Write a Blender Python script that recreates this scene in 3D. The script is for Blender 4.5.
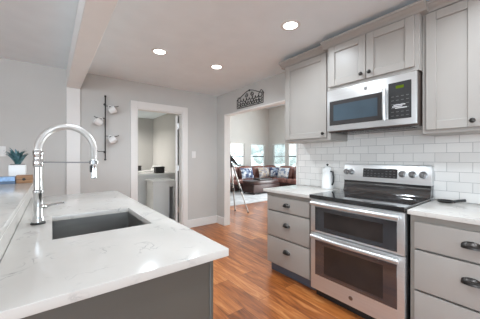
import bpy, bmesh, math, random
from mathutils import Vector, Matrix, Euler
random.seed(7)
PI = math.pi
for o in list(bpy.data.objects): bpy.data.objects.remove(o)
S = bpy.context.scene
COL = S.collection

# ------------------------------------------------------------------ camera, world, lights, exposure
cd = bpy.data.cameras.new('camera'); cam = bpy.data.objects.new('camera', cd); COL.objects.link(cam)
cd.sensor_fit = 'HORIZONTAL'; cd.sensor_width = 36.0; cd.lens = 36.0*244/480
cd.shift_y = -(159.5-157.3)/480*1.0
cd.clip_start = 0.02; cd.clip_end = 200
cam.location = (0, 0, 1.264); cam.rotation_euler = (PI/2, 0, -math.radians(37.76))
S.camera = cam
W = bpy.data.worlds.new('world'); S.world = W; W.use_nodes = True
bg = W.node_tree.nodes['Background']; bg.inputs[0].default_value = (0.80, 0.90, 1.0, 1); bg.inputs[1].default_value = 3.6
vs = S.view_settings
vs.view_transform = 'Standard'; vs.look = 'None'; vs.gamma = 1; vs.use_curve_mapping = False
vs.exposure = 0.06
def area(name, loc, rot, sx, sy, power, color=(1, 1, 1), shape='RECTANGLE'):
    l = bpy.data.lights.new(name, 'AREA'); l.shape = shape; l.size = sx; l.size_y = sy
    l.energy = power; l.color = color
    o = bpy.data.objects.new(name, l); COL.objects.link(o); o.location = loc; o.rotation_euler = rot
    return o
# area lamps added as fill daylight; their window openings are assumed and unseen
area('added_daylight_rear', (-0.6, -4.16, 1.45), (PI/2, 0, 0), 3.6, 1.7, 58, (0.80, 0.94, 1.06))
area('added_daylight_left', (-4.66, -1.6, 1.45), (PI/2, 0, -PI/2), 3.6, 1.7, 112, (0.80, 0.94, 1.06))
area('added_daylight_living', (8.10, 4.35, 1.25), (PI/2, 0, PI/2), 2.4, 2.1, 380, (0.90, 0.97, 1))  # lamp added to brighten the living room; no patio door is known here
DOWNLIGHT_W = 8.3
LAUNDRY_W = 46.0
LIVING_W = 2.5

# ------------------------------------------------------------------ materials
def nmat(name, col, rough=0.5, metal=0.0, **kw):
    m = bpy.data.materials.new(name); m.use_nodes = True
    b = m.node_tree.nodes['Principled BSDF']
    b.inputs['Base Color'].default_value = (*col, 1); b.inputs['Roughness'].default_value = rough
    b.inputs['Metallic'].default_value = metal
    for k, v in kw.items(): b.inputs[k].default_value = v
    return m
def N(m, t, **kw):
    n = m.node_tree.nodes.new(t)
    for k, v in kw.items(): setattr(n, k, v)
    return n
def L(m, a, b): m.node_tree.links.new(a, b)
def ramp(m, stops):
    r = N(m, 'ShaderNodeValToRGB'); e = r.color_ramp.elements
    e[0].position, e[0].color = stops[0][0], (*stops[0][1], 1)
    e[1].position, e[1].color = stops[-1][0], (*stops[-1][1], 1)
    for p, c in stops[1:-1]:
        x = e.new(p); x.color = (*c, 1)
    return r
def noisy(name, col, rough, amt=0.06, scale=6, bump=0.0, bscale=120, metal=0.0, stretch=(1, 1, 1), **kw):
    """plain colour with a slight procedural mottling and an optional fine bump"""
    m = nmat(name, col, rough, metal, **kw); b = m.node_tree.nodes['Principled BSDF']
    tc = N(m, 'ShaderNodeTexCoord'); mp = N(m, 'ShaderNodeMapping'); mp.inputs['Scale'].default_value = stretch
    L(m, tc.outputs['Object'], mp.inputs['Vector'])
    nz = N(m, 'ShaderNodeTexNoise'); nz.inputs['Scale'].default_value = scale; nz.inputs['Detail'].default_value = 4
    L(m, mp.outputs[0], nz.inputs['Vector'])
    r = ramp(m, [(0.3, tuple(c*(1-amt) for c in col)), (0.7, tuple(min(1, c*(1+amt)) for c in col))])
    L(m, nz.outputs['Fac'], r.inputs[0]); L(m, r.outputs[0], b.inputs['Base Color'])
    if bump:
        n2 = N(m, 'ShaderNodeTexNoise'); n2.inputs['Scale'].default_value = bscale; n2.inputs['Detail'].default_value = 3
        L(m, mp.outputs[0], n2.inputs['Vector'])
        bp = N(m, 'ShaderNodeBump'); bp.inputs['Strength'].default_value = bump; bp.inputs['Distance'].default_value = 0.002
        L(m, n2.outputs['Fac'], bp.inputs['Height']); L(m, bp.outputs[0], b.inputs['Normal'])
    return m

M = {}
M['wall'] = noisy('wall_paint', (0.575, 0.562, 0.535), 0.75, 0.02, 3, 0.15, 160)
M['ceiling'] = noisy('ceiling_paint', (0.84, 0.91, 0.94), 0.85, 0.02, 5, 0.35, 45)
M['trim'] = noisy('white_trim_paint', (0.82, 0.80, 0.77), 0.35, 0.015, 5)
M['cabinet'] = noisy('taupe_grey_cabinet_paint', (0.355, 0.330, 0.302), 0.38, 0.02, 4)
M['base_frame'] = noisy('base_frame_painted_shade', (0.28, 0.255, 0.225), 0.45, 0.02, 4)  # cabinet paint darkened to hold the shade in drawer gaps and under the overhang
M['peninsula'] = noisy('grey_peninsula_panel', (0.092, 0.085, 0.073), 0.42, 0.03, 5)  # one even grey, much darker than the other cabinets
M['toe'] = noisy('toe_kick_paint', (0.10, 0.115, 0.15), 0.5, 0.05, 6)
M['bronze'] = noisy('dark_bronze', (0.045, 0.04, 0.037), 0.32, 0.1, 20, metal=0.85)
M['black_iron'] = noisy('black_iron', (0.025, 0.023, 0.022), 0.5, 0.1, 20)
M['steel'] = noisy('brushed_stainless', (0.66, 0.665, 0.66), 0.30, 0.04, 3, 0.05, 90, metal=0.72, stretch=(6, 1, 40))
M['steel_dark'] = noisy('dark_stainless', (0.30, 0.30, 0.30), 0.3, 0.06, 3, metal=1.0)
M['sink'] = noisy('sink_stainless', (0.34, 0.34, 0.33), 0.32, 0.10, 4, 0.05, 60, metal=0.9, stretch=(1, 1, 6))
M['chrome'] = noisy('chrome', (0.62, 0.62, 0.62), 0.12, 0.01, 4, metal=1.0)
M['nickel'] = noisy('satin_nickel_spring', (0.74, 0.735, 0.72), 0.38, 0.03, 10, metal=0.9)
M['black_glass'] = noisy('black_ceramic_glass', (0.018, 0.018, 0.019), 0.07, 0.1, 5, **{'Specular IOR Level': 1.0, 'IOR': 1.7})
M['oven_glass'] = noisy('oven_window_glass', (0.040, 0.040, 0.045), 0.05, 0.15, 4, **{'IOR': 1.8, 'Specular IOR Level': 0.8})
M['oven_inner'] = noisy('oven_window_inner', (0.030, 0.024, 0.022), 0.08, 0.2, 5)
M['mw_glass'] = noisy('microwave_window_glass', (0.055, 0.08, 0.10), 0.04, 0.15, 3)
M['mw_frame'] = noisy('microwave_dark_frame', (0.04, 0.038, 0.038), 0.2, 0.1, 6)
M['black'] = noisy('black_plastic', (0.016, 0.016, 0.016), 0.4, 0.1, 12)
M['burner'] = noisy('burner_ring_print', (0.10, 0.10, 0.105), 0.12, 0.05, 10)
M['panel_grey'] = noisy('grey_print', (0.11, 0.11, 0.11), 0.4, 0.03, 10)
M['panel_white'] = noisy('white_print', (0.55, 0.55, 0.55), 0.4, 0.03, 10)
M['mw_side'] = noisy('microwave_brown_side', (0.085, 0.062, 0.052), 0.45, 0.1, 8)
M['white_plastic'] = noisy('white_plastic', (0.78, 0.77, 0.75), 0.35, 0.01, 5)
M['white_gloss'] = noisy('white_enamel', (0.80, 0.80, 0.78), 0.15, 0.01, 5)
M['appliance'] = noisy('white_appliance_enamel', (0.74, 0.73, 0.71), 0.25, 0.02, 5)
M['ceramic'] = noisy('white_ceramic', (0.80, 0.79, 0.77), 0.22, 0.02, 7)
M['soil'] = noisy('potting_soil', (0.05, 0.035, 0.025), 0.9, 0.4, 30, 0.5, 60)
M['leather'] = noisy('brown_leather', (0.20, 0.095, 0.080), 0.25, 0.45, 4, 0.3, 60)
M['leather_dark'] = noisy('dark_brown_leather', (0.045, 0.022, 0.020), 0.28, 0.25, 6, 0.3, 60)
M['rug'] = noisy('pale_grey_rug', (0.50, 0.50, 0.51), 0.95, 0.22, 4, 0.8, 70)
M['aluminium'] = noisy('tripod_aluminium', (0.36, 0.34, 0.32), 0.35, 0.03, 8, metal=0.9)
M['laundry_grey'] = noisy('added_grey_floor', (0.42, 0.42, 0.41), 0.5, 0.08, 4)
M['tree'] = noisy('tree_leaves', (0.55, 0.58, 0.56), 0.8, 0.3, 3)
M['bark'] = noisy('tree_bark', (0.16, 0.12, 0.09), 0.9, 0.3, 12)
M['lawn'] = noisy('lawn', (0.48, 0.50, 0.46), 0.9, 0.2, 2)
M['fence'] = noisy('pale_fence_wood', (0.50, 0.44, 0.38), 0.8, 0.12, 8)
M['cloth_blue'] = noisy('pale_blue_cover', (0.30, 0.47, 0.72), 0.55, 0.25, 30)
M['dark_cover'] = noisy('slate_blue_cover', (0.10, 0.15, 0.23), 0.6, 0.1, 20)
M['paper'] = noisy('paper_edges', (0.75, 0.73, 0.68), 0.8, 0.08, 60, stretch=(1, 1, 20))
M['blind'] = noisy('white_blind_slat', (0.72, 0.75, 0.74), 0.5, 0.02, 5)
M['wicker'] = noisy('dark_wicker', (0.03, 0.028, 0.027), 0.7, 0.3, 40, 0.8, 120)

def emit(name, col, st):
    m = bpy.data.materials.new(name); m.use_nodes = True; nt = m.node_tree; nt.nodes.clear()
    e = nt.nodes.new('ShaderNodeEmission'); o = nt.nodes.new('ShaderNodeOutputMaterial')
    e.inputs[0].default_value = (*col, 1); e.inputs[1].default_value = st; nt.links.new(e.outputs[0], o.inputs[0]); return m
M['lens'] = emit('downlight_lens', (1, 0.97, 0.92), 9)
M['clock'] = emit('green_clock_digits', (0.40, 0.60, 0.06), 0.30)

def m_pane():
    m = bpy.data.materials.new('window_glass'); m.use_nodes = True; nt = m.node_tree; nt.nodes.clear()
    t = nt.nodes.new('ShaderNodeBsdfTransparent'); g = nt.nodes.new('ShaderNodeBsdfGlossy'); g.inputs['Roughness'].default_value = 0.02
    f = nt.nodes.new('ShaderNodeFresnel'); f.inputs[0].default_value = 1.3
    t.inputs[0].default_value = (0.95, 0.98, 0.97, 1)
    mx = nt.nodes.new('ShaderNodeMixShader'); o = nt.nodes.new('ShaderNodeOutputMaterial')
    nt.links.new(f.outputs[0], mx.inputs[0]); nt.links.new(t.outputs[0], mx.inputs[1]); nt.links.new(g.outputs[0], mx.inputs[2]); nt.links.new(mx.outputs[0], o.inputs[0]); return m
M['pane'] = m_pane()

def m_floor():
    m = nmat('brown_wood_planks', (0.3, 0.15, 0.08), 0.3); b = m.node_tree.nodes['Principled BSDF']
    tc = N(m, 'ShaderNodeTexCoord'); mp = N(m, 'ShaderNodeMapping'); mp.inputs['Rotation'].default_value = (0, 0, PI/2); mp.inputs['Location'].default_value = (0.35, 0.04, 0)
    L(m, tc.outputs['Object'], mp.inputs['Vector'])
    br = N(m, 'ShaderNodeTexBrick'); br.offset = 0.37; br.offset_frequency = 2
    br.inputs['Scale'].default_value = 1; br.inputs['Brick Width'].default_value = 1.25; br.inputs['Row Height'].default_value = 0.165
    br.inputs['Mortar Size'].default_value = 0.0018; br.inputs['Mortar Smooth'].default_value = 0.2; br.inputs['Bias'].default_value = 0
    br.inputs['Color1'].default_value = (0, 0, 0, 1); br.inputs['Color2'].default_value = (1, 1, 1, 1); br.inputs['Mortar'].default_value = (0.5, 0.5, 0.5, 1)
    L(m, mp.outputs[0], br.inputs['Vector'])
    # grain: noise stretched along the plank, shifted per plank
    sx = N(m, 'ShaderNodeSeparateXYZ'); L(m, tc.outputs['Object'], sx.inputs[0])
    sh = N(m, 'ShaderNodeMath', operation='MULTIPLY_ADD'); L(m, br.outputs['Color'], sh.inputs[0]); sh.inputs[1].default_value = 17.0; L(m, sx.outputs[1], sh.inputs[2])
    cx = N(m, 'ShaderNodeCombineXYZ'); L(m, sx.outputs[0], cx.inputs[0]); L(m, sh.outputs[0], cx.inputs[1])
    ms = N(m, 'ShaderNodeMapping'); ms.inputs['Scale'].default_value = (14, 1.6, 1); L(m, cx.outputs[0], ms.inputs['Vector'])
    nz = N(m, 'ShaderNodeTexNoise'); nz.inputs['Scale'].default_value = 1.6; nz.inputs['Detail'].default_value = 7; nz.inputs['Roughness'].default_value = 0.62; nz.inputs['Distortion'].default_value = 0.9
    L(m, ms.outputs[0], nz.inputs['Vector'])
    r = ramp(m, [(0.26, (0.115, 0.031, 0.008)), (0.45, (0.28, 0.082, 0.019)), (0.60, (0.42, 0.140, 0.036)), (0.80, (0.62, 0.29, 0.11))])
    ad = N(m, 'ShaderNodeMath', operation='MULTIPLY_ADD'); L(m, br.outputs['Color'], ad.inputs[0]); ad.inputs[1].default_value = 0.28
    sb = N(m, 'ShaderNodeMath', operation='SUBTRACT'); L(m, nz.outputs['Fac'], sb.inputs[0]); sb.inputs[1].default_value = 0.13
    L(m, sb.outputs[0], ad.inputs[2]); L(m, ad.outputs[0], r.inputs[0])
    mx = N(m, 'ShaderNodeMixRGB'); mx.blend_type = 'MULTIPLY'; L(m, r.outputs[0], mx.inputs[1]); mx.inputs[2].default_value = (0.35, 0.3, 0.28, 1)
    L(m, br.outputs['Fac'], mx.inputs[0]); L(m, mx.outputs[0], b.inputs['Base Color'])
    bp = N(m, 'ShaderNodeBump'); bp.inputs['Strength'].default_value = 0.25; bp.inputs['Distance'].default_value = 0.0015
    L(m, nz.outputs['Fac'], bp.inputs['Height']); L(m, bp.outputs[0], b.inputs['Normal'])
    return m
M['floor'] = m_floor()

def m_quartz():
    m = nmat('white_quartz', (0.8, 0.8, 0.78), 0.16); b = m.node_tree.nodes['Principled BSDF']
    tc = N(m, 'ShaderNodeTexCoord')
    n1 = N(m, 'ShaderNodeTexNoise'); n1.inputs['Scale'].default_value = 8.0; n1.inputs['Detail'].default_value = 6; n1.inputs['Distortion'].default_value = 1.6
    L(m, tc.outputs['Object'], n1.inputs['Vector'])
    vein = ramp(m, [(0.47, (0, 0, 0)), (0.5, (1, 1, 1)), (0.53, (0, 0, 0))]); L(m, n1.outputs['Fac'], vein.inputs[0])
    n2 = N(m, 'ShaderNodeTexNoise'); n2.inputs['Scale'].default_value = 9; n2.inputs['Detail'].default_value = 3; L(m, tc.outputs['Object'], n2.inputs['Vector'])
    gate = ramp(m, [(0.53, (0, 0, 0)), (0.70, (1, 1, 1))]); L(m, n2.outputs['Fac'], gate.inputs[0])
    mu = N(m, 'ShaderNodeMath', operation='MULTIPLY'); L(m, vein.outputs[0], mu.inputs[0]); L(m, gate.outputs[0], mu.inputs[1])
    n3 = N(m, 'ShaderNodeTexNoise'); n3.inputs['Scale'].default_value = 2.5; n3.inputs['Detail'].default_value = 5; L(m, tc.outputs['Object'], n3.inputs['Vector'])
    base = ramp(m, [(0.3, (0.55, 0.525, 0.49)), (0.65, (0.62, 0.595, 0.555))]); L(m, n3.outputs['Fac'], base.inputs[0])
    mx = N(m, 'ShaderNodeMixRGB'); L(m, mu.outputs[0], mx.inputs[0]); L(m, base.outputs[0], mx.inputs[1]); mx.inputs[2].default_value = (0.33, 0.32, 0.31, 1)
    L(m, mx.outputs[0], b.inputs['Base Color'])
    return m
M['quartz'] = m_quartz()

def m_tile():
    m = nmat('white_subway_tile', (0.8, 0.8, 0.8), 0.12); b = m.node_tree.nodes['Principled BSDF']
    tc = N(m, 'ShaderNodeTexCoord'); sx = N(m, 'ShaderNodeSeparateXYZ'); L(m, tc.outputs['Object'], sx.inputs[0])
    cx = N(m, 'ShaderNodeCombineXYZ'); L(m, sx.outputs[1], cx.inputs[0]); L(m, sx.outputs[2], cx.inputs[1])
    br = N(m, 'ShaderNodeTexBrick'); br.offset = 0.5
    br.inputs['Scale'].default_value = 1; br.inputs['Brick Width'].default_value = 0.1545; br.inputs['Row Height'].default_value = 0.0775
    br.inputs['Mortar Size'].default_value = 0.0016; br.inputs['Mortar Smooth'].default_value = 0.15
    br.inputs['Color1'].default_value = (0.73, 0.71, 0.68, 1); br.inputs['Color2'].default_value = (0.81, 0.79, 0.755, 1); br.inputs['Mortar'].default_value = (0.40, 0.395, 0.38, 1)
    L(m, cx.outputs[0], br.inputs['Vector']); L(m, br.outputs['Color'], b.inputs['Base Color'])
    nz = N(m, 'ShaderNodeTexNoise'); nz.inputs['Scale'].default_value = 9; L(m, tc.outputs['Object'], nz.inputs['Vector'])
    h = N(m, 'ShaderNodeMath', operation='MULTIPLY_ADD'); L(m, br.outputs['Fac'], h.inputs[0]); h.inputs[1].default_value = -1.0; L(m, nz.outputs['Fac'], h.inputs[2])
    bp = N(m, 'ShaderNodeBump'); bp.inputs['Strength'].default_value = 0.5; bp.inputs['Distance'].default_value = 0.002
    L(m, h.outputs[0], bp.inputs['Height']); L(m, bp.outputs[0], b.inputs['Normal'])
    return m
M['tile'] = m_tile()

def m_wood():
    m = nmat('warm_brown_wood', (0.35, 0.18, 0.08), 0.45); b = m.node_tree.nodes['Principled BSDF']
    tc = N(m, 'ShaderNodeTexCoord'); mp = N(m, 'ShaderNodeMapping'); mp.inputs['Scale'].default_value = (2, 18, 30); L(m, tc.outputs['Object'], mp.inputs[0])
    nz = N(m, 'ShaderNodeTexNoise'); nz.inputs['Scale'].default_value = 2.2; nz.inputs['Detail'].default_value = 5; L(m, mp.outputs[0], nz.inputs['Vector'])
    r = ramp(m, [(0.3, (0.15, 0.07, 0.03)), (0.7, (0.42, 0.22, 0.10))]); L(m, nz.outputs['Fac'], r.inputs[0]); L(m, r.outputs[0], b.inputs['Base Color']); return m
M['wood'] = m_wood()

def m_pattern(name, cols, scale):
    m = nmat(name, cols[0], 0.85); b = m.node_tree.nodes['Principled BSDF']
    tc = N(m, 'ShaderNodeTexCoord'); v = N(m, 'ShaderNodeTexVoronoi'); v.inputs['Scale'].default_value = scale; L(m, tc.outputs['Object'], v.inputs['Vector'])
    sp = N(m, 'ShaderNodeSeparateXYZ'); L(m, v.outputs['Color'], sp.inputs[0])
    r = ramp(m, [(i/(len(cols)-1), c) for i, c in enumerate(cols)]); r.color_ramp.interpolation = 'CONSTANT'
    L(m, sp.outputs[0], r.inputs[0]); L(m, r.outputs[0], b.inputs['Base Color']); return m
M['pillow_blue'] = m_pattern('blue_floral_fabric', [(0.06, 0.08, 0.16), (0.30, 0.36, 0.45), (0.62, 0.64, 0.68), (0.40, 0.44, 0.50)], 14)
M['pillow_beige'] = m_pattern('beige_patterned_fabric', [(0.42, 0.34, 0.27), (0.25, 0.25, 0.30), (0.55, 0.52, 0.48), (0.36, 0.38, 0.44)], 16)
M['pillow_white'] = m_pattern('white_and_blue_fabric', [(0.62, 0.63, 0.66), (0.22, 0.28, 0.40), (0.70, 0.69, 0.68), (0.45, 0.40, 0.38)], 12)

def m_leaf():
    m = nmat('blue_green_leaf', (0.06, 0.16, 0.13), 0.45); b = m.node_tree.nodes['Principled BSDF']
    tc = N(m, 'ShaderNodeTexCoord'); nz = N(m, 'ShaderNodeTexNoise'); nz.inputs['Scale'].default_value = 14; L(m, tc.outputs['Object'], nz.inputs['Vector'])
    r = ramp(m, [(0.3, (0.025, 0.085, 0.085)), (0.5, (0.06, 0.16, 0.17)), (0.68, (0.18, 0.30, 0.36))]); L(m, nz.outputs['Fac'], r.inputs[0]); L(m, r.outputs[0], b.inputs['Base Color']); return m
M['leaf'] = m_leaf()

# ------------------------------------------------------------------ geometry helpers
OFF = {}
def paint(o, b, mat):
    """adds printed marks to a part's own mesh under a second material"""
    me = o.data; me.materials.append(M[mat]); n = len(me.materials)-1; off = OFF[o.name]
    for v in b.bm.verts: v.co -= off
    for f in b.bm.faces: f.material_index = n
    tmp = bpy.data.meshes.new('tmp'); b.bm.to_mesh(tmp); b.bm.free()
    t = bmesh.new(); t.from_mesh(me); t.from_mesh(tmp); t.to_mesh(me); t.free(); bpy.data.meshes.remove(tmp)
class B:
    """collects shapes (world coordinates) and links them as ONE mesh object"""
    def __init__(s): s.bm = bmesh.new()
    def _add(s, t):
        me = bpy.data.meshes.new('tmp'); t.to_mesh(me); t.free(); s.bm.from_mesh(me); bpy.data.meshes.remove(me); return s
    def box(s, x0, x1, y0, y1, z0, z1, bev=0.0, seg=2, rot=None, pivot=None):
        t = bmesh.new(); bmesh.ops.create_cube(t, size=1)
        for v in t.verts:
            v.co = Vector(((x0+x1)/2+v.co.x*(x1-x0), (y0+y1)/2+v.co.y*(y1-y0), (z0+z1)/2+v.co.z*(z1-z0)))
        if bev: bmesh.ops.bevel(t, geom=list(t.edges), offset=bev, segments=seg, profile=0.7, affect='EDGES')
        if rot is not None:
            pv = Vector(pivot if pivot else ((x0+x1)/2, (y0+y1)/2, (z0+z1)/2)); R = Euler(rot).to_matrix()
            for v in t.verts: v.co = pv+R@(v.co-pv)
        return s._add(t)
    def lathe(s, c, prof, seg=24, axis=(0, 0, 1), cap=True):
        t = bmesh.new(); q = Vector((0, 0, 1)).rotation_difference(Vector(axis).normalized()); c = Vector(c)
        rings = []
        for r, z in prof:
            rings.append([t.verts.new(c+q@Vector((r*math.cos(2*PI*k/seg), r*math.sin(2*PI*k/seg), z))) for k in range(seg)])
        for a, b in zip(rings, rings[1:]):
            for k in range(seg): t.faces.new((a[k], a[(k+1) % seg], b[(k+1) % seg], b[k]))
        if cap: t.faces.new(rings[0][::-1]); t.faces.new(rings[-1])
        bmesh.ops.recalc_face_normals(t, faces=t.faces)
        return s._add(t)
    def cyl(s, a, b, r, seg=16):
        a, b = Vector(a), Vector(b); return s.lathe(a, [(r, 0), (r, (b-a).length)], seg, b-a)
    def tube(s, pts, r, seg=8, closed=False):
        pts = [Vector(p) for p in pts]; n = len(pts); t = bmesh.new(); rings = []
        rr = r if isinstance(r, (list, tuple)) else [r]*n
        up = None
        for i, p in enumerate(pts):
            if closed: d = pts[(i+1) % n]-pts[i-1]
            else: d = pts[min(i+1, n-1)]-pts[max(i-1, 0)]
            d.normalize()
            if up is None: up = d.orthogonal().normalized()
            up = (up-d*up.dot(d)).normalized(); w = d.cross(up)
            rings.append([t.verts.new(p+rr[i]*(up*math.cos(2*PI*k/seg)+w*math.sin(2*PI*k/seg))) for k in range(seg)])
        m = n if closed else n-1
        for i in range(m):
            a, b = rings[i], rings[(i+1) % n]
            for k in range(seg): t.faces.new((a[k], a[(k+1) % seg], b[(k+1) % seg], b[k]))
        if not closed: t.faces.new(rings[0][::-1]); t.faces.new(rings[-1])
        bmesh.ops.recalc_face_normals(t, faces=t.faces)
        return s._add(t)
    def prism(s, prof, a, b):
        """profile of 3D points at a, swept to offset b (vector)"""
        t = bmesh.new(); b = Vector(b); P = [t.verts.new(Vector(p)+Vector(a)) for p in prof]; Q = [t.verts.new(Vector(p)+Vector(a)+b) for p in prof]
        n = len(P)
        for i in range(n): t.faces.new((P[i], P[(i+1) % n], Q[(i+1) % n], Q[i]))
        t.faces.new(P[::-1]); t.faces.new(Q); bmesh.ops.recalc_face_normals(t, faces=t.faces)
        return s._add(t)
    def ball(s, c, rx, ry=None, rz=None, u=16, v=10, rot=None):
        t = bmesh.new(); bmesh.ops.create_uvsphere(t, u_segments=u, v_segments=v, radius=1); ry = ry or rx; rz = rz or rx
        R = Euler(rot).to_matrix() if rot else Matrix.Identity(3)
        for q in t.verts: q.co = Vector(c)+R@Vector((q.co.x*rx, q.co.y*ry, q.co.z*rz))
        return s._add(t)
    def cushion(s, x0, x1, y0, y1, z0, z1, puff=0.03, n=6, rot=None, pivot=None, e=5):
        """soft box: superellipsoid-like with pillowy faces"""
        t = bmesh.new(); bmesh.ops.create_cube(t, size=2); bmesh.ops.subdivide_edges(t, edges=list(t.edges), cuts=n, use_grid_fill=True)
        c = Vector(((x0+x1)/2, (y0+y1)/2, (z0+z1)/2)); h = Vector(((x1-x0)/2, (y1-y0)/2, (z1-z0)/2))
        for v in t.verts:
            p = v.co; k = (abs(p.x)**e+abs(p.y)**e+abs(p.z)**e)**(1/e)
            q = p/k
            v.co = c+Vector((q.x*h.x, q.y*h.y, q.z*h.z))
        if rot:
            R = Euler(rot).to_matrix(); pv = Vector(pivot) if pivot else c
            for v in t.verts: v.co = pv+R@(v.co-pv)
        return s._add(t)
    def pillow(s, w, h, d, loc, rot, n=12):
        t = bmesh.new(); bmesh.ops.create_grid(t, x_segments=n, y_segments=n, size=1)
        me2 = bmesh.new()
        R = Euler(rot).to_matrix(); top = {}; bot = {}
        for i in range(n+1):
            for j in range(n+1):
                a, b = -1+2*i/n, -1+2*j/n
                k = (max(0, 1-a*a)*max(0, 1-b*b))**0.45
                pin = 1-0.07*(1-abs(a)**2)*(abs(b)**6)-0.0
                x = a*w/2*(1-0.06*(1-b*b)*abs(a)); y = b*h/2*(1-0.06*(1-a*a)*abs(b))
                top[i, j] = me2.verts.new(Vector(loc)+R@Vector((x, y, d/2*k)))
                bot[i, j] = top[i, j] if (i in (0, n) or j in (0, n)) else me2.verts.new(Vector(loc)+R@Vector((x, y, -d/2*k)))
        for i in range(n):
            for j in range(n):
                me2.faces.new((top[i, j], top[i+1, j], top[i+1, j+1], top[i, j+1]))
                me2.faces.new((bot[i, j], bot[i, j+1], bot[i+1, j+1], bot[i+1, j]))
        t.free(); return s._add(me2)
    def to(s, name, mat, parent=None, smooth=True, loc=None):
        me = bpy.data.meshes.new(name)
        off = OFF.get(parent.name, Vector()) if parent else (Vector(loc) if loc else Vector())
        for v in s.bm.verts: v.co -= off
        s.bm.to_mesh(me); s.bm.free(); me.materials.append(M[mat])
        if smooth:
            me.polygons.foreach_set('use_smooth', [True]*len(me.polygons)); me.set_sharp_from_angle(angle=math.radians(38))
        o = bpy.data.objects.new(name, me); COL.objects.link(o)
        if parent: o.parent = parent
        elif loc: o.location = off
        OFF[o.name] = off
        return o
def tag(o, label, cat, group=None):
    o['label'] = label; o['category'] = cat
    if group: o['group'] = group
    return o
def thing(name, label, cat, loc, group=None):
    o = bpy.data.objects.new(name, None); COL.objects.link(o); o.location = loc; o.empty_display_size = 0.1
    OFF[o.name] = Vector(loc); return tag(o, label, cat, group)
def struct(o): o['kind'] = 'structure'; return o
def sempty(name, loc):
    o = bpy.data.objects.new(name, None); COL.objects.link(o); o.location = loc; OFF[o.name] = Vector(loc); return struct(o)
def copy_tree(o, loc, label=None, parent=None):
    c = o.copy(); COL.objects.link(c)
    if parent: c.parent = parent
    if loc is not None: c.location = loc
    if label: c['label'] = label
    for ch in list(o.children): copy_tree(ch, None, None, c)
    return c
def slab_with_holes(axis, p0, p1, a0, a1, z0, z1, holes):
    """wall panel: thickness p0..p1 across `axis`, spans a0..a1 along the other, holes (a,b,z,z2)"""
    b = B(); As = sorted({a0, a1, *[h[0] for h in holes], *[h[1] for h in holes]}); Zs = sorted({z0, z1, *[h[2] for h in holes], *[h[3] for h in holes]})
    # one cell column per interval, merged vertically where there is no hole
    for i in range(len(As)-1):
        k = 0
        while k < len(Zs)-1:
            hit = lambda q: any(h[0] <= (As[i]+As[i+1])/2 <= h[1] and h[2] <= (Zs[q]+Zs[q+1])/2 <= h[3] for h in holes)
            if hit(k): k += 1; continue
            j = k
            while j+1 < len(Zs)-1 and not hit(j+1): j += 1
            if axis == 'x': b.box(p0, p1, As[i], As[i+1], Zs[k], Zs[j+1])
            else: b.box(As[i], As[i+1], p0, p1, Zs[k], Zs[j+1])
            k = j+1
    return b

# ------------------------------------------------------------------ the setting
XR, YB, CH = 2.54, 4.007, 2.44          # right wall face, back wall face, ceiling height
LX, LY, LH = 7.90, 8.05, 3.50           # living room far corner and ceiling
WH, WS = 1.86, 0.72                     # living room window head and sill
struct(B().box(-4.6, 8.1, -4.15, 8.25, -0.10, 0).to('floor', 'floor', smooth=False))
struct(B().box(-0.2, XR-0.06, YB+0.06, 7.58, 0, 0.004).to('floor_laundry', 'laundry_grey', smooth=False))  # grey surface is assumed, laid to cut the warm bounce from the wood
struct(B().box(-4.6, XR+0.115, -4.15, 7.75, CH, CH+0.1).to('ceiling', 'ceiling', smooth=False))
struct(B().box(XR+0.115, LX+0.15, 1.0, LY+0.15, LH, LH+0.1).to('ceiling_living', 'ceiling', smooth=False))
struct(slab_with_holes('x', XR, XR+0.115, -4.0, YB, 0, LH, [(2.06, 3.75, 0, 2.05)]).to('wall_right', 'wall', smooth=False))
struct(slab_with_holes('y', YB, YB+0.115, -4.5, XR, 0, CH, [(1.06, 1.83, 0, 2.04)]).to('wall_back', 'wall', smooth=False))
struct(B().box(XR-0.06, XR+0.115, YB+0.115, LY, 0, LH).to('wall_laundry_right', 'wall', smooth=False))
struct(B().box(-0.2, XR-0.06, 7.58, 7.70, 0, CH).to('wall_laundry_back', 'wall', smooth=False))
struct(B().box(-0.30, -0.20, YB+0.115, 7.70, 0, CH).to('wall_laundry_left', 'wall', smooth=False))
struct(slab_with_holes('y', -4.12, -4.0, -4.5, XR+0.115, 0, CH, [(-2.4, 1.2, 0.6, 2.3)]).to('wall_rear', 'wall', smooth=False))
struct(slab_with_holes('x', -4.62, -4.5, -4.0, YB, 0, CH, [(-3.4, 0.2, 0.6, 2.3)]).to('wall_left', 'wall', smooth=False))
WIN_B = [(5.75, 6.48), (6.84, 7.67)]; WIN_R = [(7.06, 7.78), (6.20, 6.92)]
struct(slab_with_holes('y', LY, LY+0.12, XR+0.115, LX+0.12, 0, LH, [(a, b, WS, WH) for a, b in WIN_B]).to('wall_living_back', 'wall', smooth=False))
struct(slab_with_holes('x', LX, LX+0.12, 1.0, LY, 0, LH, [(a, b, WS, WH) for a, b in WIN_R]+[(3.2, 5.5, 0.05, 2.15)]).to('wall_living_right', 'wall', smooth=False))  # the tall opening is assumed, added for the daylight lamp outside it
struct(B().box(XR+0.115, LX, 0.9, 1.0, 0, LH).to('wall_living_near', 'wall', smooth=False))
# beam and pilaster
bm_ = B().box(0.163, 0.318, -4.0, YB, 2.20, CH, 0.004, 1); struct(bm_.to('trim_1', 'trim'))
struct(B().box(0.163, 0.318, YB-0.022, YB, 0, 2.20, 0.003, 1).to('trim_2', 'trim'))
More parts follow.
